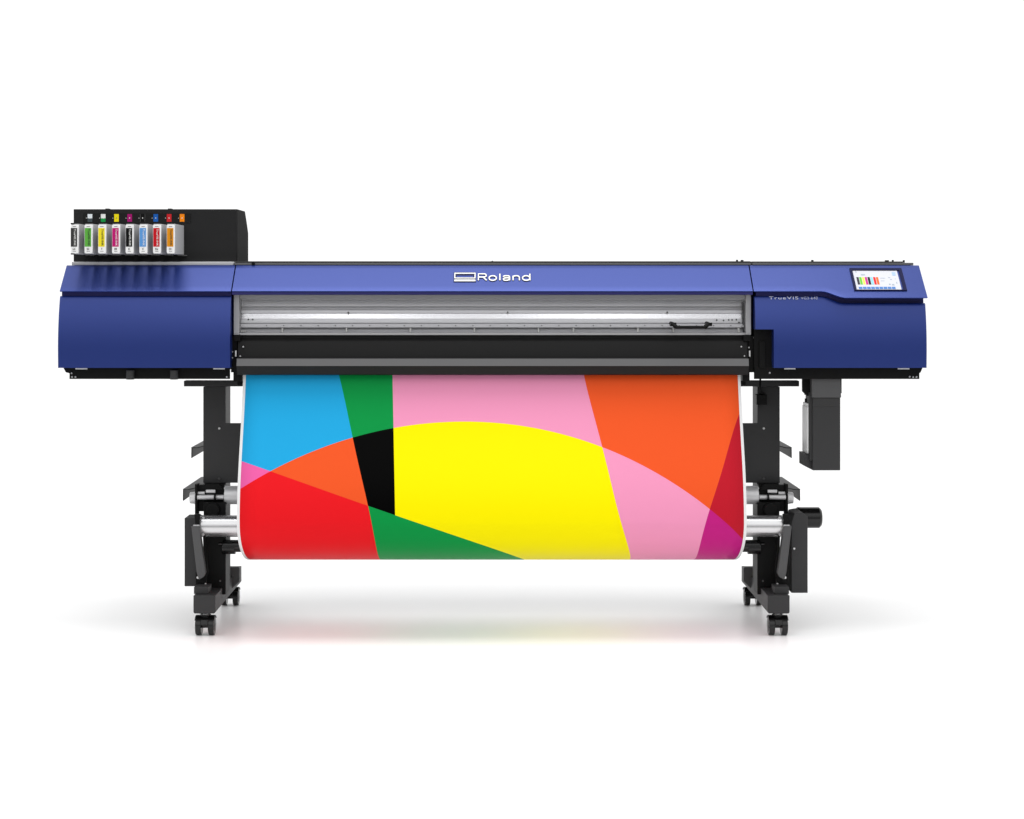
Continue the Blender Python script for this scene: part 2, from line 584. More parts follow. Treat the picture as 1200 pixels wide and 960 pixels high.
# top plate ----------------------------------------------------------------
bm = bmesh.new()
y = .106
box(bm, PX(84, y), PX(273.5, y), y, .6, ZT + .0005, PZ(306.9, y))
tp = obj('top_plate', bm, 'alu_mid', P, bevel=.0012)
bm = bmesh.new()
box(bm, PX(274.5, y), PX(880, y), y, .6, ZT + .0005, PZ(308.2, y), 0)
box(bm, PX(275, y), PX(880, y), y + .01, .6, PZ(308.2, y) + .0003, PZ(306.2, y), 1)
box(bm, PX(882, y), PX(1070.5, y), y + .0, .6, ZT + .0005, PZ(308.0, y), 0)
box(bm, PX(882, y), PX(1060, y), y + .012, .6, PZ(308.0, y) + .0003, PZ(306.4, y), 1)
obj('top_plate', bm, ['strip', 'charcoal'], P, bevel=.001)
for px, wd, h in ((297, 2.2, 1.5), (866, 2.5, 2.0), (872, 3.5, 1.8), (577, 2, .8), (955, 3, 1.8), (1043, 5, 1.5), (1050, 2.5, 1.8), (1063, 2.5, 1.6)):
    bm = bmesh.new()
    zt = PZ(306.3, y)
    if px == 297:
        cyl(bm, (PX(px, y), y, PZ(309, y)), (PX(px, y), y - .006, PZ(309, y)), .0055, seg=16)
    else:
        cyl(bm, (PX(px, y), y + .05, zt - .004), (PX(px, y), y + .05, zt + h / 350), wd / 700, seg=16)
    obj('fastener', bm, 'black', tp)

# window -------------------------------------------------------------------
wy = .03
wx0, wx1 = PX(273.8, wy), PX(880.2, wy)
bm = bmesh.new()
box(bm, wx0, PX(280.3, wy), wy, .12, PZ(392.8, wy), PZ(345.3, wy))
box(bm, PX(874, wy), wx1, wy, .12, PZ(392.8, wy), PZ(345.3, wy))
box(bm, PX(280.3, wy), PX(874, wy), wy, .055, PZ(392.8, wy), PZ(390.3, wy))
box(bm, PX(280.3, wy), PX(874, wy), wy + .012, .05, PZ(351.2, wy), PZ(345.4, wy), 0)
wf = obj('front_window', bm, 'frame', P, bevel=.0015)
bm = bmesh.new()
box(bm, PX(280.0, wy), PX(874.4, wy), wy + .004, wy + .0065, PZ(390.2, wy), PZ(351.4, wy))
obj('clear_pane', bm, 'acrylic', wf)
# handle on the window
bm = bmesh.new()
hy = -.03
for a, b in ((788.5, 792.5), (830.5, 826.5)):
    tube_path(bm, [Vector((PX(a, hy), wy + .004, PZ(379.6, hy))), Vector((PX(a, hy), hy + .01, PZ(379.9, hy))), Vector((PX(b, hy), hy, PZ(383.2, hy)))], .0068, seg=12)
    box(bm, PX(a - 3.6, wy), PX(a + 3.6, wy), wy - .012, wy + .003, PZ(382.3, wy), PZ(378.2, wy))
cyl(bm, (PX(791.5, hy), hy, PZ(383.6, hy)), (PX(827.5, hy), hy, PZ(383.6, hy)), .0052, seg=12)
obj('handle', bm, 'black', wf)

# carriage rail behind the window: facets picked from the bands in the picture
yr = .09
rows = [  # (row top, row bottom, tilt depth offset top, bottom, material)
    (346, 352.0, .008, .005, 1), (352.0, 359.2, .005, .001, 0), (359.2, 360.4, .012, .012, 1), (360.4, 363.0, .002, -.001, 0), (363.0, 363.8, .006, .006, 1),
    (363.8, 366.8, -.001, -.0025, 0), (366.8, 367.6, .004, .004, 1), (367.6, 373.4, -.003, -.0075, 2), (373.4, 378.4, -.0075, -.0095, 0), (378.4, 379.4, -.005, -.005, 1)]
bm = bmesh.new()
x0, x1 = PX(277.5, yr), PX(876.5, yr)
for (a, b, oa, ob, mi) in rows:
    ya, yb = yr + oa, yr + ob
    prism(bm, [(ya, PZ(a, ya)), (yb, PZ(b, yb)), (yr + .08, PZ(b, yr)), (yr + .08, PZ(a, yr))], x0 + random.random() * .0004, x1 - random.random() * .0004, 'x', mi)
rail = obj('carriage_rail', bm, ['alu', 'alu_dark', 'alu_polish', 'hole'], P, smooth=10)
# pinch roller bar and platen
bm = bmesh.new()
yp = .068
prism(bm, [(yp, PZ(379.6, yp)), (yp - .003, PZ(383.8, yp)), (yp + .05, PZ(383.8, yp)), (yp + .05, PZ(379.6, yp))], PX(279, yp), PX(874, yp), 'x', 0)
pb = obj('pinch_roller_bar', bm, 'alu_mid', P)
for i in range(29):
    px = 312.5 + i * 20.45 * .985
    if px > 865: break
    bm = bmesh.new()
    cyl(bm, (PX(px, yp), yp - .002, PZ(381.6, yp)), (PX(px, yp), yp - .0045, PZ(381.6, yp)), .0017, seg=10)
    obj('roller_hole', bm, 'hole', pb)
for px, py in ((408, 366.3), (595, 366), (782, 366), (291, 374.5), (296, 374.5), (840, 375.2), (848, 375.6), (854, 375), (858, 375), (863, 374.8), (866, 378)):
    yy = yr - .012
    bm = bmesh.new()
    cyl(bm, (PX(px, yy), yy + .012, PZ(py, yy)), (PX(px, yy), yy - .001, PZ(py, yy)), .0025, seg=10)
    obj('rail_screw', bm, 'hole', rail)
bm = bmesh.new()
yq = .062
prism(bm, [(yq + .02, PZ(384.0, yq)), (yq - .006, PZ(391, yq - .006)), (yq + .06, PZ(392.4, yq)), (yq + .06, PZ(384.0, yq))], PX(278.5, yq), PX(875, yq), 'x', 0)
pl = obj('platen', bm, 'alu_dark', P)
for px in (331, 406, 481, 556, 631, 672, 747.7, 789, 865.5):
    yy = yq - .004
    bm = bmesh.new()
    box(bm, PX(px - .8, yy), PX(px + .8, yy), yq - .008, yq + .02, PZ(389.4, yy), PZ(384.6, yy))
    obj('platen_mark', bm, 'tick', pl)
bm = bmesh.new()
box(bm, PX(282.5, yq), PX(288, yq), yq - .008, yq, PZ(388.8, yq), PZ(387.4, yq))
obj('platen_mark', bm, 'tick', pl)
bm = bmesh.new()     # inner end block right
box(bm, PX(868.5, .1), PX(875.5, .1), .06, .16, PZ(392, .08), PZ(354.5, .1))
obj('rail_end_block', bm, 'steelgrey', rail, bevel=.001)
screw(rail, PX(870.5, .06), .059, PZ(382.5, .06), .0035)
# back wall of the cavity and inner chassis
bm = bmesh.new()
box(bm, XS1 - .002, XS2 + .006, .215, .55, PZ(430, .2), ZT - .012)
obj('chassis', bm, 'black', P)

# front apron --------------------------------------------------------------
bm = bmesh.new()
ya = .02
pts = [(.06, PZ(393.3, .06)), (.048, PZ(393.5, .05)), (.046, PZ(396.5, .046)), (.034, PZ(400.5, .034)), (.026, PZ(419.7, .026)),
       (.003, PZ(420.6, .003)), (-.004, PZ(428.8, -.004)), (-.002, PZ(429.6, 0)), (.008, PZ(438.6, .008)), (.02, PZ(439.6, .02)), (.2, PZ(438, .2)), (.2, PZ(396, .2))]
prism(bm, pts, PX(277.2, 0), PX(877.5, 0), 'x')
for f in bm.faces:
    c = f.calc_center_median()
    f.material_index = 0
bm.faces.ensure_lookup_table()
apron = obj('front_apron', bm, 'apron', P, smooth=20, bevel=.0006)
bm = bmesh.new()
prism(bm, [(.0008, PZ(420.4, .0008)), (-.0058, PZ(429.0, -.0058)), (.004, PZ(429.0, .004)), (.01, PZ(420.4, .01))], PX(277.4, 0), PX(877.3, 0), 'x')
obj('sheen_strip', bm, 'strip', apron)  # sheen of the up-tilted facet put into a paler grey
# recess relief near the handle
bm = bmesh.new()
pass
bm.free()
for px, py in ((285.0, 406.5), (281.5, 417.5), (868.8, 406.3), (872.5, 417.3)):
    screw(apron, PX(px, .024), .026, PZ(py, .024), .0028)
# side brackets between covers and apron
for s in (0, 1):
    bm = bmesh.new()
    if s == 0:
        box(bm, PX(270.6, .04), PX(278, .04), .04, .12, PZ(436.5, .04), PZ(393.5, .04))
        box(bm, PX(273.4, .045), PX(284, .045), .045, .12, PZ(447, .045), PZ(436, .045))
        box(bm, PX(274, .02), PX(281.5, .02), .022, .05, PZ(400, .02), PZ(393.6, .02))
    else:
        box(bm, PX(877, .04), PX(884.5, .04), .04, .12, PZ(436.5, .04), PZ(393.5, .04))
        box(bm, PX(870, .045), PX(878.5, .045), .045, .12, PZ(447, .045), PZ(436, .045))
        box(bm, PX(871.5, .02), PX(880, .02), .022, .05, PZ(400, .02), PZ(393.6, .02))
    br = obj('side_bracket', bm, 'black', P, bevel=.001)
    for px, py in (((272, 412.5), (272, 419.5), (275.5, 395.6)) if s == 0 else ((879, 395.6), (884, 396.2), (878, 407.5))):
        screw(br, PX(px, .03), .039, PZ(py, .03), .0026)
    bm = bmesh.new()
    a, b = (275.6, 277.0) if s == 0 else (877.9, 879.2)
    box(bm, PX(a, .02), PX(b, .02), .018, .03, PZ(418, .02), PZ(411, .02))
    obj('latch', bm, 'chrome', br)

# base trays ---------------------------------------------------------------
for s, (a, b, c) in enumerate(((74.5, 81.3, 269.2), (1081, 1077.5, 884.0))):
    y = .028
    bm = bmesh.new()
    pts = [(PX(a, y), PZ(430.0, y)), (PX(a, y), PZ(432.0, y)), (PX(b, y) + (-.012 if s == 0 else .004), PZ(436.5, y)), (PX(b, y), PZ(437.5, y)), (PX(b, y), PZ(444.3, y)), (PX(c, y), PZ(444.3, y)), (PX(c, y), PZ(430.0, y))]
    prism(bm, pts, y, y + .012, 'y')
    box(bm, PX(b, y), PX(c, y) + (-.03 if s == 0 else .03), y + .0115, .56, PZ(437.0, y), PZ(430.2, y))
    tr = obj('base_tray', bm, 'black', P, bevel=.0012)
    for px, py in (((84.5, 441.8), (88.5, 441.9), (84, 437.5), (265.8, 441.8)) if s == 0 else ((1074, 441.8), (1070, 442), (1066, 441.5), (902, 437))):
        screw(tr, PX(px, y), y, PZ(py, y), .0032, 'alu_mid')
    for px in ((88.5, 102.5), (250, 263.5)) if s == 0 else ((919, 932), (1052, 1065.5)):
        bm = bmesh.new()
        box(bm, PX(px[0], y), PX(px[1], y), y - .003, y, PZ(432.9, y), PZ(431.5, y))
        obj('spirit_mark', bm, 'tick', tr)
    if s == 0:
        for px in (152.5, 204):
            bm = bmesh.new()
            cyl(bm, (PX(px, .01), .012, PZ(444.8, .01)), (PX(px, .01), .012, PZ(434, .01)), .0135, seg=24)
            obj('round_foot', bm, 'charcoal', tr, bevel=.001)
# black service column in the notch of the right cover
bm = bmesh.new()
box(bm, PX(883.5, .03), PX(907, .03), .03, .4, PZ(431.5, .03), PZ(384, .03))
box(bm, PX(890, .02), PX(897, .02), .022, .031, PZ(431, .03), PZ(400, .03))
obj('service_panel', bm, 'black', P, bevel=.001)

# ink supply cabinet -------------------------------------------------------
yb = .16
bm = bmesh.new()
X0, X1 = PX(86.2, yb), PX(277.5, yb)
zb, zt = PZ(306.8, yb), PZ(245.2, yb)
prism(bm, [(yb, zb), (yb, zt), (yb + .19, zt), (yb + .245, zt - .045), (yb + .275, zt - .075), (yb + .275, zb)], X0, X1, 'x')
cab = obj('ink_cabinet', bm, 'inkblack', P, bevel=.0012)
bm = bmesh.new()   # side cover, slightly paler
prism(bm, [(yb + .001, zb + .0005), (yb + .001, zt - .0005), (yb + .19, zt - .0005), (yb + .245, zt - .0455), (yb + .276, zt - .0755), (yb + .276, zb + .0005)], X1 + .0002, X1 + .0025, 'x')
obj('side_cover', bm, 'sidecover', cab)
for px in (124, 197.5):
    bm = bmesh.new()
    box(bm, PX(px - 2, yb), PX(px + 2, yb), yb + .02, yb + .05, zt - .001, zt + .003)
    obj('catch', bm, 'black', cab)
bm = bmesh.new()
box(bm, PX(98, yb), PX(223.5, yb), yb - .003, yb + .001, PZ(261.3, yb), PZ(250.5, yb))
sp = obj('sticker_strip', bm, 'gloss_black', cab)
INK = [('pale grey', (225, 232, 236), (70, 80, 84), 'Lk', (58, 58, 58)), ('green', (235, 235, 232), (20, 150, 70), 'Gr', (92, 168, 66)), ('yellow', (240, 222, 20), None, 'Y', (236, 218, 44)),
       ('magenta', (165, 20, 110), None, 'M', (186, 22, 110)), ('black', (12, 12, 12), None, 'K', (10, 10, 12)), ('light blue', (28, 92, 175), None, 'C', (92, 150, 212)),
       ('red', (200, 38, 45), None, 'Re', (190, 22, 34)), ('orange', (240, 135, 20), None, 'Or', (216, 140, 26))]
SX = (105.7, 121.2, 136.8, 152.2, 167.4, 182.8, 198.4, 213.6)
for i, px in enumerate(SX):
    c1, c2 = INK[i][1], INK[i][2]
    bm = bmesh.new()
    mm = 256.0 if c2 else 260.0
    ys = yb - .0042
    w_ = 2.7
    box(bm, PX(px - w_, yb), PX(px + w_, yb), ys, yb - .003, PZ(mm, yb), PZ(251.0, yb), 0)
    if c2:
        box(bm, PX(px - w_, yb), PX(px + w_, yb), ys + .0002, yb - .003, PZ(260.2, yb), PZ(mm, yb) - .0002, 1)
    box(bm, PX(px - 4.6, yb), PX(px - 4.0, yb), ys, yb - .003, PZ(256.2, yb), PZ(255.3, yb), 2)
    box(bm, PX(px - .5, yb), PX(px + .5, yb), ys - .0004, ys, PZ(256.3, yb), PZ(255.0, yb), 2 if not i in (2,) else 3)
    if i == 4:
        for q in (-w_, w_):
            box(bm, PX(px + q - .15, yb), PX(px + q + .15, yb), ys - .0002, ys, PZ(260, yb), PZ(251, yb), 3)
    obj('colour_sticker', bm, [cm('sticker_a%d' % i, c1), cm('sticker_b%d' % i, c2 or c1), 'tick', 'strip'], cab)
for i in range(8):
    bm = bmesh.new()
    px = 106.5 + i * 15.4
    box(bm, PX(px - 5, yb), PX(px + 5, yb), yb - .02, yb + .001, PZ(300.0, yb), PZ(299.0, yb))
    obj('slot_lip', bm, 'strip', cab)

# waste ink holder at the right -------------------------------------------
y = .05
bm = bmesh.new()
box(bm, PX(952.3, y), PX(984.8, y), y, y + .14, PZ(551.4, y), PZ(466, y))
hold = obj('waste_bottle_holder', bm, 'charcoal', P, bevel=.002)
bm = bmesh.new()
prism(bm, [(PX(952.3, y) - .003, PZ(466, y)), (PX(950.8, y), PZ(440, y)), (PX(984.6, y), PZ(440, y)), (PX(985.4, y), PZ(466, y))], y - .006, y + .15, 'y')
obj('neck_cover', bm, 'steelgrey', hold, bevel=.0015)
bm = bmesh.new()
box(bm, PX(952.6, y), PX(984.6, y), y - .002, y + .01, PZ(476.5, y), PZ(466.4, y))
obj('upper_band', bm, 'steelgrey' if 0 else 'charcoal', hold, bevel=.001)
bm = bmesh.new()
yy = y + .03
prism(bm, [(PX(940.6, yy), PZ(438, yy)), (PX(952, yy), PZ(438, yy)), (PX(952, yy), PZ(464.5, yy)), (PX(946, yy), PZ(464, yy)), (PX(940.8, yy), PZ(459, yy))], yy, yy + .02, 'y')
box(bm, PX(984.8, yy), PX(986.4, yy), yy, yy + .02, PZ(461, yy), PZ(440, yy))
box(bm, PX(945, yy), PX(985.5, yy), yy + .004, yy + .018, PZ(441, yy), PZ(438.5, yy))
hb = obj('hanger', bm, 'black', hold, bevel=.001)
screw(hb, PX(943.4, yy), yy, PZ(442.5, yy), .005, 'charcoal')
bm = bmesh.new()
yy = y + .02
prism(bm, [(PX(942.2, yy), PZ(532, yy)), (PX(952, yy), PZ(532, yy)), (PX(952.2, yy), PZ(551, yy)), (PX(942.4, yy), PZ(546, yy))], yy, yy + .1, 'y')
box(bm, PX(948.0, yy), PX(952.5, yy), yy - .012, yy + .01, PZ(540, yy), PZ(460, yy))
obj('lower_clip', bm, 'charcoal', hold, bevel=.001)
W = thing('waste_ink_bottle', 'translucent white waste bottle showing beside the dark hanging holder', 'ink bottle', (PX(948, .1), .13, PZ(532, .1)))
bm = bmesh.new()
x_ = PX(948.8, .1) - PX(948, .1)
box(bm, -.0095, -.0025, -.05, .05, .002, .160)
box(bm, -.008, -.003, -.045, .045, .1598, .172)
bt = obj('bottle_body', bm, 'bottle', W, bevel=.003)
bm = bmesh.new()
cyl(bm, (-.0055, 0, .1718), (-.0055, 0, .186), .004, seg=20)
obj('cap', bm, 'gloss_black', W)

# stand --------------------------------------------------------------------
def fl(px, s):                      # mirror a left-hand picture column to the right side
    return px if s < 0 else 2 * CX - px

def caster(parent, X, y, s):
    bm = bmesh.new()
    r = .0315
    for q in (-1, 1):
        xc = X + q * .0215
        cyl(bm, (xc - .0095, y, r), (xc + .0095, y, r), r, seg=36, mi=0)
        cyl(bm, (xc + q * .0095, y, r), (xc + q * .0115, y, r), r * .7, r * .55, seg=28, mi=1)
    for q in (-1, 1):
        xc = X + q * .0215
        pts = [(y + math.cos(R(38 + 104 * i / 12)) * (r + .0035), r + math.sin(R(38 + 104 * i / 12)) * (r + .0035)) for i in range(13)]
        inner = [(y + (p[0] - y) * .93, r + (p[1] - r) * .93) for p in pts[::-1]]
        prism(bm, pts + inner, xc - .0115, xc + .0115, 'x', 1)
    # bridge over both wheels
    pts = []
    for i in range(13):
        a = R(12 + 156 * i / 12)
        pts.append((y + math.cos(a) * (r + .003), r + math.sin(a) * (r + .003)))
    inner = [(y + (p[0] - y) * .62, r + (p[1] - r) * .62) for p in pts[::-1]]
    prism(bm, pts + inner, X - .012, X + .012, 'x', 1)
    cyl(bm, (X - .03, y, r), (X + .03, y, r), .0085, seg=16, mi=1)
    prism(bm, [(y - .022, r + .002), (y + .022, r + .002), (y + .018, .062), (y - .018, .062)], X - .0125, X + .0125, 'x', 1)
    cyl(bm, (X, y, .055), (X, y, .0775), .009, seg=16, mi=2)
    cyl(bm, (X, y, .064), (X, y, .0685), .019, seg=24, mi=1)
    box(bm, X - .018, X + .018, y - .018, y + .018, .073, .0778, 1)
    return obj('caster', bm, ['rubber', 'gloss_black', 'alu_dark'], parent, bevel=.0012)


def side(s):
    tagside = 'left' if s < 0 else 'right'
    fx = lambda px, y: PX(fl(px, s), y)
    # column
    yc = .25
    bm = bmesh.new()
    box(bm, fx(239, yc), fx(264.8, yc), yc, yc + .11, .09, PZ(453, yc))
    leg = obj('stand_leg', bm, 'charcoal', P, bevel=.002, label='%s upright of the stand' % tagside)
    bm = bmesh.new()
    prism(bm, [(fx(238.8, yc), PZ(453.2, yc)), (fx(264.9, yc), PZ(453.2, yc)), (fx(264.9, yc), PZ(495.8, yc)), (fx(284.6, yc), PZ(495.8, yc)), (fx(280.4, yc), PZ(565.5, yc)), (fx(238.8, yc), PZ(565.5, yc))], yc - .012, yc - .0005, 'y')
    pt = obj('front_plate', bm, 'charcoal', leg, bevel=.001)
    screw(leg, fx(257.6, yc), yc - .012, PZ(501.8, yc), .0042)
    screw(leg, fx(257.6, yc), yc - .012, PZ(560.5, yc), .0048, 'steelgrey')
    # top bar
    yb_ = .2
    bm = bmesh.new()
    box(bm, fx(215.4, yb_), fx(284, yb_), yb_, yb_ + .045, PZ(453, yb_), PZ(446.4, yb_))
    box(bm, fx(278, .17), fx(287, .17), .17, .4, PZ(451.5, .17), PZ(437.0, .17), 1)
    obj('top_bar', bm, ['charcoal', 'black'], leg, bevel=.0015)
    # rear support arms
    for (pxn, pya, pyb, xin) in ((224.0, 524.3, 536.8, 239), (214.2, 573.2, 587.0, 239)):
        yn = .22 if pya > 550 else .27
        z1, z0 = PZ(pya, yn), PZ(pyb, yn)
        xo = fx(pxn, yn)
        xi = xo + (-s) * (.085 if pya > 550 else .06)
        bm = bmesh.new()
        yend = .62 if pya > 550 else .55
        y_s = yn + (.0 if pya > 550 else 0)
        # top plate whose front edge runs back towards the leg
        prism(bm, [(xo, yn), (xo + (-s) * .022, yn), (xi, yn + .2), (xi, yend), (xo, yend)], z1 - .003, z1, 'z')
        # hanging lip, shade of its inner face painted in as black
        prism(bm, [(yn, z0), (yn + .003, z1 - .003), (yend, z1 - .003), (yend, z0)], xo, xo + (-s) * .003, 'x', 1)
        obj('support_arm', bm, ['charcoal', 'black'], leg, bevel=.0008)
    # roll spindle of the rear roll
    ys = .2
    zc = PZ(580.8, ys)
    bm = bmesh.new()
    cyl(bm, (fx(229.5, ys), ys, PZ(583.5, ys)), (fx(222.8, ys), ys, PZ(583.5, ys)), .0215, .019, mi=0)
    box(bm, fx(229, ys), fx(232.2, ys), ys - .012, ys + .03, PZ(603, ys), PZ(567, ys), 1)
    cyl(bm, (fx(232, ys), ys - .012, PZ(582.3, ys)), (fx(263, ys), ys - .012, PZ(582.3, ys)), .008, mi=2)
    cyl(bm, (fx(242, ys), ys - .01, PZ(575.4, ys)), (fx(253, ys), ys - .01, PZ(575.4, ys)), .006, mi=2)
    cyl(bm, (fx(232, ys), ys, PZ(578, ys)), (fx(240, ys), ys, PZ(578, ys)), .006, mi=2)
    cyl(bm, (fx(252, ys), ys - .02, PZ(582.3, ys)), (fx(254, ys), ys - .02, PZ(582.3, ys)), .0115, mi=1)
    box(bm, fx(231, ys), fx(263, ys), ys + .002, ys + .035, PZ(591, ys), PZ(568.5, ys), 1)
    prism(bm, [(fx(238, ys), PZ(570, ys)), (fx(240.5, ys), PZ(567, ys)), (fx(257, ys), PZ(567, ys)), (fx(261, ys), PZ(572, ys)), (fx(261, ys), PZ(575, ys)), (fx(238, ys), PZ(573, ys))], ys - .006, ys + .003, 'y', 1)
    sp_ = obj('roll_spindle', bm, ['alu_dark', 'black', 'alu_dark'], leg, bevel=.001)
    # drive housing
    yh = .14
    bm = bmesh.new()
    box(bm, fx(238.5, yh + .02), fx(264.5, yh + .02), yh + .02, .248, PZ(698, yh), PZ(590, yh))
    box(bm, fx(232.5, yh + .06), fx(241, yh + .06), yh + .06, .24, PZ(602, yh), PZ(590, yh))
    cyl(bm, (fx(249, yh), yh + .02, PZ(598, yh)), (fx(249, yh), yh + .006, PZ(598, yh)), .022, seg=28)
    dh = obj('drive_housing', bm, 'black', leg, bevel=.0015)
    screw(dh, fx(257, yh), yh + .02, PZ(682, yh), .0035, 'steelgrey')
    # foot beam
    yf = 0.0
    bm = bmesh.new()
    zf1, zf0 = PZ(698.2, 0), PZ(719.2, 0)
    xa, xb = fx(226.6, 0), fx(252.3, 0)
    c = .004 * s
    prism(bm, [(xa, zf1), (xb, zf1), (xb, zf0 + .004), (xb + c, zf0), (xa - c, zf0), (xa, zf0 + .004)], 0, .64, 'y')
    foot = obj('foot_beam', bm, 'charcoal', P, bevel=.0015, label='%s foot of the stand' % tagside)
    bm = bmesh.new()
    yr_ = .40
    prism(bm, [(fx(262, yr_), PZ(664.6, yr_)), (fx(279.5, yr_), PZ(664.6, yr_)), (fx(280.8, yr_), PZ(666, yr_)), (fx(280.8, yr_), PZ(681.5, yr_)), (fx(266, yr_), PZ(695.5, yr_)), (fx(262, yr_), PZ(695.5, yr_))], yr_, yr_ + .02, 'y')
    obj('rear_bracket', bm, 'steelgrey', foot, bevel=.0015)
    bm = bmesh.new()
    box(bm, fx(227.2, .03), fx(244.2, .03), .03, .1, zf1 + .0005, PZ(688, .03))
    obj('foot_block', bm, 'charcoal', foot, bevel=.0012)
    caster(foot, fx(240.4, .025), .025 + .01, s)
    caster(foot, fx(270.0, .6), .6, s)
    # swing arm
    bm = bmesh.new()
    ya_ = .06
    prism(bm, [(fx(224.2, ya_), PZ(617, ya_)), (fx(233.2, ya_), PZ(617, ya_)), (fx(240.5, ya_), PZ(672, ya_)), (fx(238.5, ya_), PZ(676.5, ya_)), (fx(233, ya_), PZ(679.5, ya_)), (fx(230.6, ya_), PZ(672, ya_))], ya_, ya_ + .03, 'y', 0)
    prism(bm, [(fx(227, ya_), PZ(603.3, ya_)), (fx(233.6, ya_), PZ(603.3, ya_)), (fx(233.0, ya_), PZ(617.4, ya_)), (fx(228.5, ya_), PZ(617.4, ya_))], ya_ + .01, ya_ + .03, 'y', 1)
    cyl(bm, (fx(226, ya_), ya_ + .01, PZ(616.5, ya_)), (fx(233.5, ya_), ya_ + .01, PZ(616.5, ya_)), .0032, seg=12, mi=2)
    prism(bm, [(fx(235.6, ya_), PZ(628, ya_)), (fx(238.0, ya_), PZ(629, ya_)), (fx(242, ya_), PZ(672, ya_)), (fx(240.3, ya_), PZ(680, ya_)), (fx(237.5, ya_), PZ(672, ya_))], ya_ + .035, ya_ + .045, 'y', 1)
    box(bm, fx(227.5, ya_), fx(240, ya_), ya_ + .03, ya_ + .06, PZ(688.5, ya_), PZ(672, ya_), 1)
    arm = obj('swing_arm', bm, ['steelgrey', 'black', 'alu_mid'], leg, bevel=.001)
    screw(arm, fx(230.2, ya_), ya_ + .03, PZ(678.6, ya_), .0048)
    screw(arm, fx(239.3, ya_), ya_ + .03, PZ(686.0, ya_), .0032)
    # side housings
    if s < 0:
        bm = bmesh.new()
        yy = .12
        box(bm, PX(216.2, yy), PX(231, yy), yy, yy + .10, PZ(687.2, yy), PZ(607.3, yy))
        obj('side_box', bm, 'charcoal', leg, bevel=.0015)
    else:
        bm = bmesh.new()
        yy = .10
        prism(bm, [(PX(927.5, yy), PZ(695, yy)), (PX(946.6, yy), PZ(695, yy)), (PX(946.6, yy), PZ(605.5, yy)), (PX(940, yy), PZ(600.6, yy)), (PX(931, yy), PZ(602, yy)), (PX(927.5, yy), PZ(612, yy))], yy, yy + .12, 'y')
        sb = obj('side_box', bm, 'charcoal', leg, bevel=.0015)
        screw(sb, PX(930.7, yy), yy, PZ(643, yy), .0038)
        bm = bmesh.new()
        ym = .2
        cyl(bm, (PX(934, ym), ym, PZ(606.6, ym)), (PX(959.5, ym), ym, PZ(606.6, ym)), .036, seg=36)
        cyl(bm, (PX(959.5, ym), ym, PZ(606.6, ym)), (PX(962.3, ym), ym, PZ(606.6, ym)), .036, .028, seg=36)
        obj('take_up_motor', bm, 'gloss_black', leg, bevel=.001)
        bm = bmesh.new()
        yk = .19
        box(bm, PX(886.6, yk), PX(899, yk), yk, yk + .05, PZ(474.5, yk), PZ(462.8, yk))
        tube_path(bm, [Vector((PX(891, yk), yk + .01, PZ(463, yk))), Vector((PX(891.5, yk), yk + .01, PZ(445, yk))), Vector((PX(891.5, yk), yk + .03, PZ(425, yk)))], .0035)
        obj('sensor_box', bm, 'black', leg, bevel=.001)
    return leg


side(-1)
side(1)

# rear tube and take-up tube, dancer bar (run behind the print)
ys = .2
bm = bmesh.new()
cyl(bm, (PX(264, ys), ys, PZ(581, ys)), (PX(2 * CX - 264, ys), ys, PZ(581, ys)), .0295, seg=48)
cyl(bm, (PX(262.5, ys), ys + .01, PZ(572.6, ys)), (PX(2 * CX - 262.5, ys), ys + .01, PZ(572.6, ys)), .0085, seg=20)
obj('rear_roll_tube', bm, 'alu_dark', P)
yt, rt_ = .12, .0365
zt_ = PZ(616.6, yt)
bm = bmesh.new()
cyl(bm, (PX(236.5, yt), yt, zt_), (PX(2 * CX - 236.5, yt), yt, zt_), rt_, seg=64)
cyl(bm, (PX(232.6, yt), yt, zt_), (PX(237, yt), yt, zt_), rt_ - .0025, rt_ + .0006, seg=64)
cyl(bm, (PX(2 * CX - 237, yt), yt, zt_), (PX(2 * CX - 232.6, yt), yt, zt_), rt_ + .0006, rt_ - .0025, seg=64)
tk = obj('take_up_tube', bm, 'tube', P)
for px in (239.5, 2 * CX - 239.5):
    for py in (606.3, 625.3):
        bm = bmesh.new()
        dz = PZ(py, yt) - zt_
        dy = -math.sqrt(max(0, rt_ ** 2 - dz ** 2))
        n = Vector((0, dy, dz)).normalized()
        p = Vector((PX(px, yt), yt + dy, zt_ + dz))
        cyl(bm, p - n * .002, p + n * .0025, .0042, seg=12)
        obj('screw', bm, 'alu_dark', tk)
yd = .16
bm = bmesh.new()
zd = PZ(639.8, yd)
for s in (-1, 1):
    f = lambda px: PX(fl(px, s), yd)
    cyl(bm, (f(262), yd, zd), (f(300), yd, zd), .021, seg=32, mi=0)
    cyl(bm, (f(256), yd, zd + .006), (f(263), yd, zd + .006), .006, seg=16, mi=0)
    cyl(bm, (f(261), yd, zd - .006), (f(276), yd, zd - .006), .022, seg=32, mi=0)
cyl(bm, (PX(300, yd), yd, zd), (PX(852, yd), yd, zd), .012, seg=24, mi=0)
obj('dancer_bar', bm, 'gloss_black', P, bevel=.001)
# cross beam of the stand, behind the print
bm = bmesh.new()
box(bm, PX(264.9, .25), PX(2 * CX - 264.9, .25), .27, .34, .57, .665)
obj('cross_beam', bm, 'charcoal', P, bevel=.002)

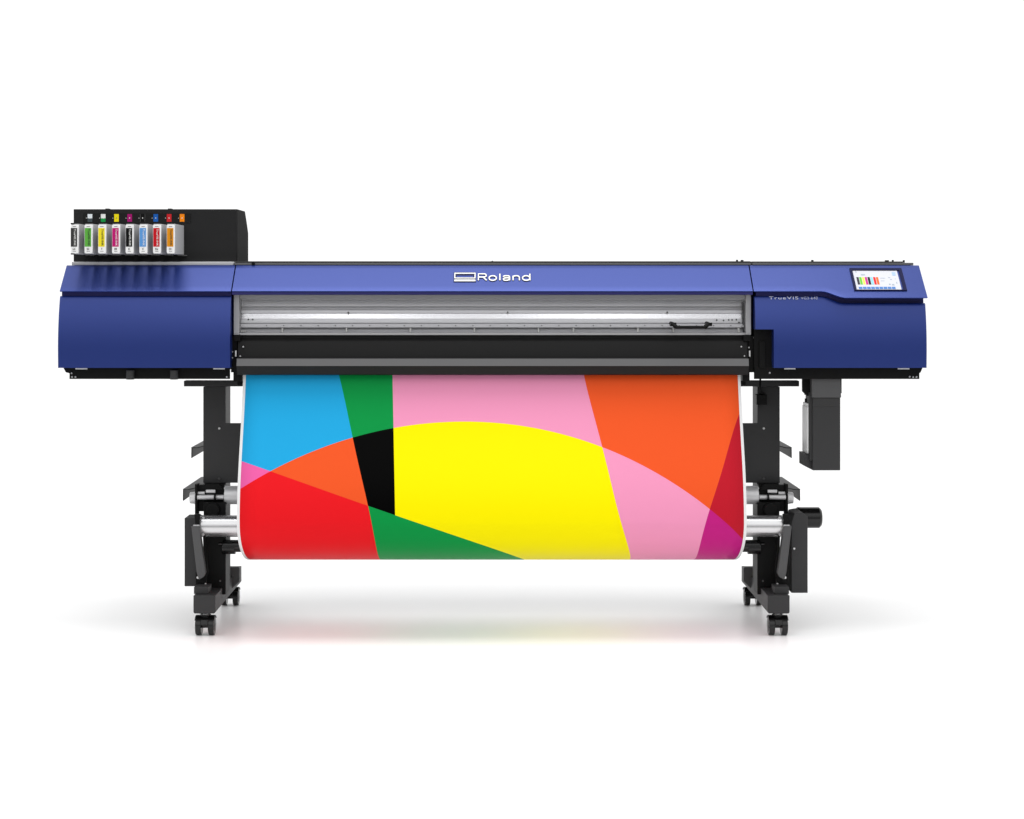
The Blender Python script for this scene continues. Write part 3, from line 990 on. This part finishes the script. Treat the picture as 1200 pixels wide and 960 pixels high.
# ================================================================== INK POUCHES
yfr = -.02
CXS = (87.6, 104.0, 119.9, 136.2, 152.1, 168.2, 184.2, 200.3)
hh = 4.7
LBL = ['dark grey label at the far left of its row', 'green label between the dark grey and yellow ones', 'bright yellow label between green and magenta',
       'magenta pink label between yellow and black', 'black label between magenta and light blue', 'light blue label between black and red', 'deep red label between light blue and orange',
       'orange label at the right end of its row']
for i, px in enumerate(CXS):
    T = thing('ink_pouch', 'white ink pouch holder with ' + LBL[i], 'ink pouch', (PX(px, yfr), yfr, PZ(298, yfr)), group='ink pouches in a row on the ink cabinet')
    X0, Y0, Z0 = T.location
    hw = hh / 353.3
    zt = PZ(262.6, yfr) - Z0
    bm = bmesh.new()    # steel sleeve going back into the cabinet
    box(bm, -hw * .96, hw * 1.0, .003, yb - yfr - .001, .001, zt)
    obj('sleeve', bm, 'holder', T, bevel=.0008)
    bm = bmesh.new()    # white front
    prism(bm, rrect(-hw, hw * .98, .003, zt - .003, .0045), -.004, .0028, 'y')
    fr = obj('front_cover', bm, 'white', T, bevel=.0008)
    zl0, zl1 = PZ(289.2, yfr) - Z0, PZ(267.4, yfr) - Z0
    bm = bmesh.new()
    box(bm, -hw * .92, hw * .66, -.0046, -.0039, zl0, zl1)
    lab = obj('colour_label', bm, cm('pouch_ink_%d' % i, INK[i][4]), T)
    dark = i in (1, 2, 7)
    text_obj('lettering', 'TrueVIS INK', (.0030 - .0045, -.0052, zl1 - .003), (0, 0, -1), (1, 0, 0), zl1 - zl0 - .006, .0062, 'hole' if dark else 'letter', lab, out=.0) 
    cw = .009 if len(INK[i][3]) > 1 else (.0075 if INK[i][3] == 'M' else .0052)
    text_obj('lettering', INK[i][3], (-cw / 2 - .001, -.0046, PZ(292.9, yfr) - Z0), (1, 0, 0), (0, 0, 1), cw, .0058, 'hole', fr, offset=.02, out=.0004)
    for a, b in ((294.9, 294.4), (265.9, 265.3)):
        bm = bmesh.new()
        box(bm, -.006, .005, -.0044, -.0039, PZ(a, yfr) - Z0, PZ(b, yfr) - Z0)
        obj('fine_print', bm, 'strip', fr)
    if i == 0:
        for zz in (zt - .0005, -.0012):
            bm = bmesh.new()
            box(bm, -hw * .98, -hw * .98 + .009, -.003, .02, zz, zz + .004)
            obj('hook', bm, 'black', T)

# ================================================================== PRINTED BANNER
prof = []
ytop, ybul = .052, -.11
ec_y, ec_z, ea, eb = .34, .396, .45, .178
p0 = np.array((.062, PZ(424, .062)))
p1 = np.array((.042, PZ(441, .042)))
q1 = np.array((ybul, ec_z))
# slanted fall, easing into the ellipse
c1 = p1 + np.array((-.055, -.20))
c2 = q1 + np.array((0, .16))
prof.append(tuple(p0))
for i in range(31):
    t = i / 30
    b = (1 - t) ** 3 * p1 + 3 * (1 - t) ** 2 * t * c1 + 3 * (1 - t) * t * t * c2 + t ** 3 * q1
    prof.append(tuple(b))
for i in range(1, 41):
    a = R(180 + 90 * i / 40)
    prof.append((ec_y + ea * math.cos(a), ec_z + eb * math.sin(a)))
# rise to the back of the take-up tube and wrap it
rr = rt_ + .0015
last = np.array(prof[-1])
for B in ((last, last + np.array((.09, 0)), np.array((.46, .27)), np.array((.44, .33))),
          (np.array((.44, .33)), np.array((.42, .39)), np.array((.28, zt_ + rr)), np.array((yt, zt_ + rr)))):
    for i in range(1, 13):
        t = i / 12
        prof.append(tuple((1 - t) ** 3 * B[0] + 3 * (1 - t) ** 2 * t * B[1] + 3 * (1 - t) * t * t * B[2] + t ** 3 * B[3]))
for i in range(1, 25):
    a = R(90 + 330 * i / 24)
    prof.append((yt + rr * math.cos(a), zt_ + rr * math.sin(a)))
prof = np.array(prof)
arc = np.concatenate([[0], np.cumsum(np.hypot(*np.diff(prof, axis=0).T))])
pyv = CZ + (H - prof[:, 1]) * F / (D + prof[:, 0])
kmax = int(np.argmax(pyv[:75]))
# running coordinate along the sheet used by the print (monotone in the sheet's own length)
vmap = np.where(np.arange(len(arc)) <= kmax, np.maximum.accumulate(pyv), 0)
vmap = np.where(np.arange(len(arc)) > kmax, pyv[kmax] + (arc - arc[kmax]) * 350, vmap) / 100.0
def to_sheet(px, py):
    s = py / 100.0
    y = float(np.interp(py, pyv[1:kmax + 1], prof[1:kmax + 1, 0]))
    return PX(px, y), s
SXL, SXR = -.8325, .8345
PXL_, PXR_ = -.8235, .8255
nx = 24
bm = bmesh.new()
uvl = bm.loops.layers.uv.new('sheet')
rowsv = []
for (yy, zz), s in zip(prof, vmap):
    rowsv.append([(bm.verts.new((SXL + (SXR - SXL) * i / nx, yy, zz)), SXL + (SXR - SXL) * i / nx, s) for i in range(nx + 1)])
for ra, rb_ in zip(rowsv[:-1], rowsv[1:]):
    for i in range(nx):
        q = (ra[i], rb_[i], rb_[i + 1], ra[i + 1])
        f = bm.faces.new([a[0] for a in q])
        for l_, a in zip(f.loops, q):
            l_[uvl].uv = (a[1], a[2])
me = bpy.data.meshes.new('printed_banner')
bm.normal_update()
bm.to_mesh(me)
bm.free()
for p in me.polygons: p.use_smooth = True

ART = bpy.data.materials.new('printed_vinyl')
ART.use_nodes = True
an = ART.node_tree
pb_ = an.nodes['Principled BSDF']
pb_.inputs['Roughness'].default_value = .45
pb_.inputs['Specular IOR Level'].default_value = .04
uvn = an.nodes.new('ShaderNodeUVMap')
uvn.uv_map = 'sheet'
sep = an.nodes.new('ShaderNodeSeparateXYZ')
an.links.new(uvn.outputs[0], sep.inputs[0])
U, V_ = sep.outputs['X'], sep.outputs['Y']
def MN(op, a, b=None, c=None):
    n = an.nodes.new('ShaderNodeMath')
    n.operation = op
    for i, q in enumerate((a, b, c)):
        if q is None: continue
        if isinstance(q, (int, float)): n.inputs[i].default_value = q
        else: an.links.new(q, n.inputs[i])
    return n.outputs[0]
def right_of(pa, pb):
    """mask: 1 where the sheet point lies to the right of the (steep) line through two picture points"""
    P_ = np.array([to_sheet(pa[0] + (pb[0] - pa[0]) * i / 24, pa[1] + (pb[1] - pa[1]) * i / 24) for i in range(25)])
    cf = np.polyfit(P_[:, 1], P_[:, 0], 4)
    xl = MN('MULTIPLY_ADD', V_, float(cf[0]), float(cf[1]))
    for c in cf[2:]:
        xl = MN('MULTIPLY_ADD', V_, xl, float(c))
    return MN('GREATER_THAN', U, xl)
def below_poly(pts, deg):
    P_ = np.array([to_sheet(*p) for p in pts])
    cf = np.polyfit(P_[:, 0], P_[:, 1], deg)
    acc = float(cf[0])
    for c in cf[1:]:
        acc = MN('MULTIPLY_ADD', U, acc, float(c)) if not isinstance(acc, float) else MN('MULTIPLY_ADD', U, acc, float(c))
    return MN('GREATER_THAN', V_, acc)
def mixc(fac, a, b):
    n = an.nodes.new('ShaderNodeMix')
    n.data_type = 'RGBA'
    an.links.new(fac, n.inputs[0])
    for i, q in ((6, a), (7, b)):
        if isinstance(q, tuple): n.inputs[i].default_value = (*q, 1)
        else: an.links.new(q, n.inputs[i])
    return n.outputs[2]
L1 = right_of((397.5, 440), (444.6, 655.5))
L2 = right_of((460, 441), (463, 603))
L3 = below_poly([(285.5, 541.5), (317.5, 552.5), (360, 567.7), (400, 582), (432.5, 593.5), (463, 603.7), (500, 616.4), (540, 630), (575, 642), (600, 650.5), (612, 654.8)], 4)
L4 = right_of((684, 440), (739.2, 655.5))
L5 = right_of((865, 487.5), (814.6, 655.5))
ARC = below_poly([(285, 571), (317.5, 552.5), (365, 529), (413, 512.5), (460.5, 502), (500, 496.8), (542.5, 495), (600, 497.5), (655, 507), (705, 523.5), (760, 549), (800, 573), (831.5, 598.5), (851, 614), (870, 630)], 4)
C = dict(sky=srgb(36, 169, 225), green=srgb(13, 150, 70), pink=srgb(244, 154, 192), orange=srgb(242, 90, 41), yellow=srgb(255, 241, 0), black=srgb(0, 0, 0), red=srgb(237, 28, 36), hot=srgb(240, 100, 170), crimson=srgb(193, 30, 46), magenta=srgb(196, 35, 130))
C = {k: tuple(min(.93, q * .89) for q in v) for k, v in C.items()}
za = mixc(ARC, mixc(L3, C['sky'], C['hot']), mixc(L3, C['orange'], C['red']))
zb_ = mixc(L3, mixc(ARC, C['green'], C['black']), C['green'])
zc_ = mixc(L3, mixc(ARC, C['pink'], C['yellow']), C['green'])
zd_ = mixc(ARC, C['orange'], C['pink'])
ze_ = mixc(ARC, C['crimson'], C['magenta'])
colr = mixc(L1, za, mixc(L2, zb_, mixc(L4, zc_, mixc(L5, zd_, ze_))))
inside = MN('MULTIPLY', MN('LESS_THAN', V_, float(pyv[kmax]) / 100 + .02), MN('MULTIPLY', MN('GREATER_THAN', U, PXL_), MN('LESS_THAN', U, PXR_)))
colr = mixc(inside, (.88, .88, .88), colr)
an.links.new(colr, pb_.inputs['Base Color'])
me.materials.append(ART)
me.materials.append(M['paper'])
ban = bpy.data.objects.new('printed_banner', me)
COL.objects.link(ban)
sd = ban.modifiers.new('thickness', 'SOLIDIFY')
sd.thickness = .0007
sd.offset = 0
sd.material_offset = 1
sd.material_offset_rim = 1
ban['label'] = 'white edged vinyl print of bold coloured shapes hanging below the printer'
ban['category'] = 'banner'
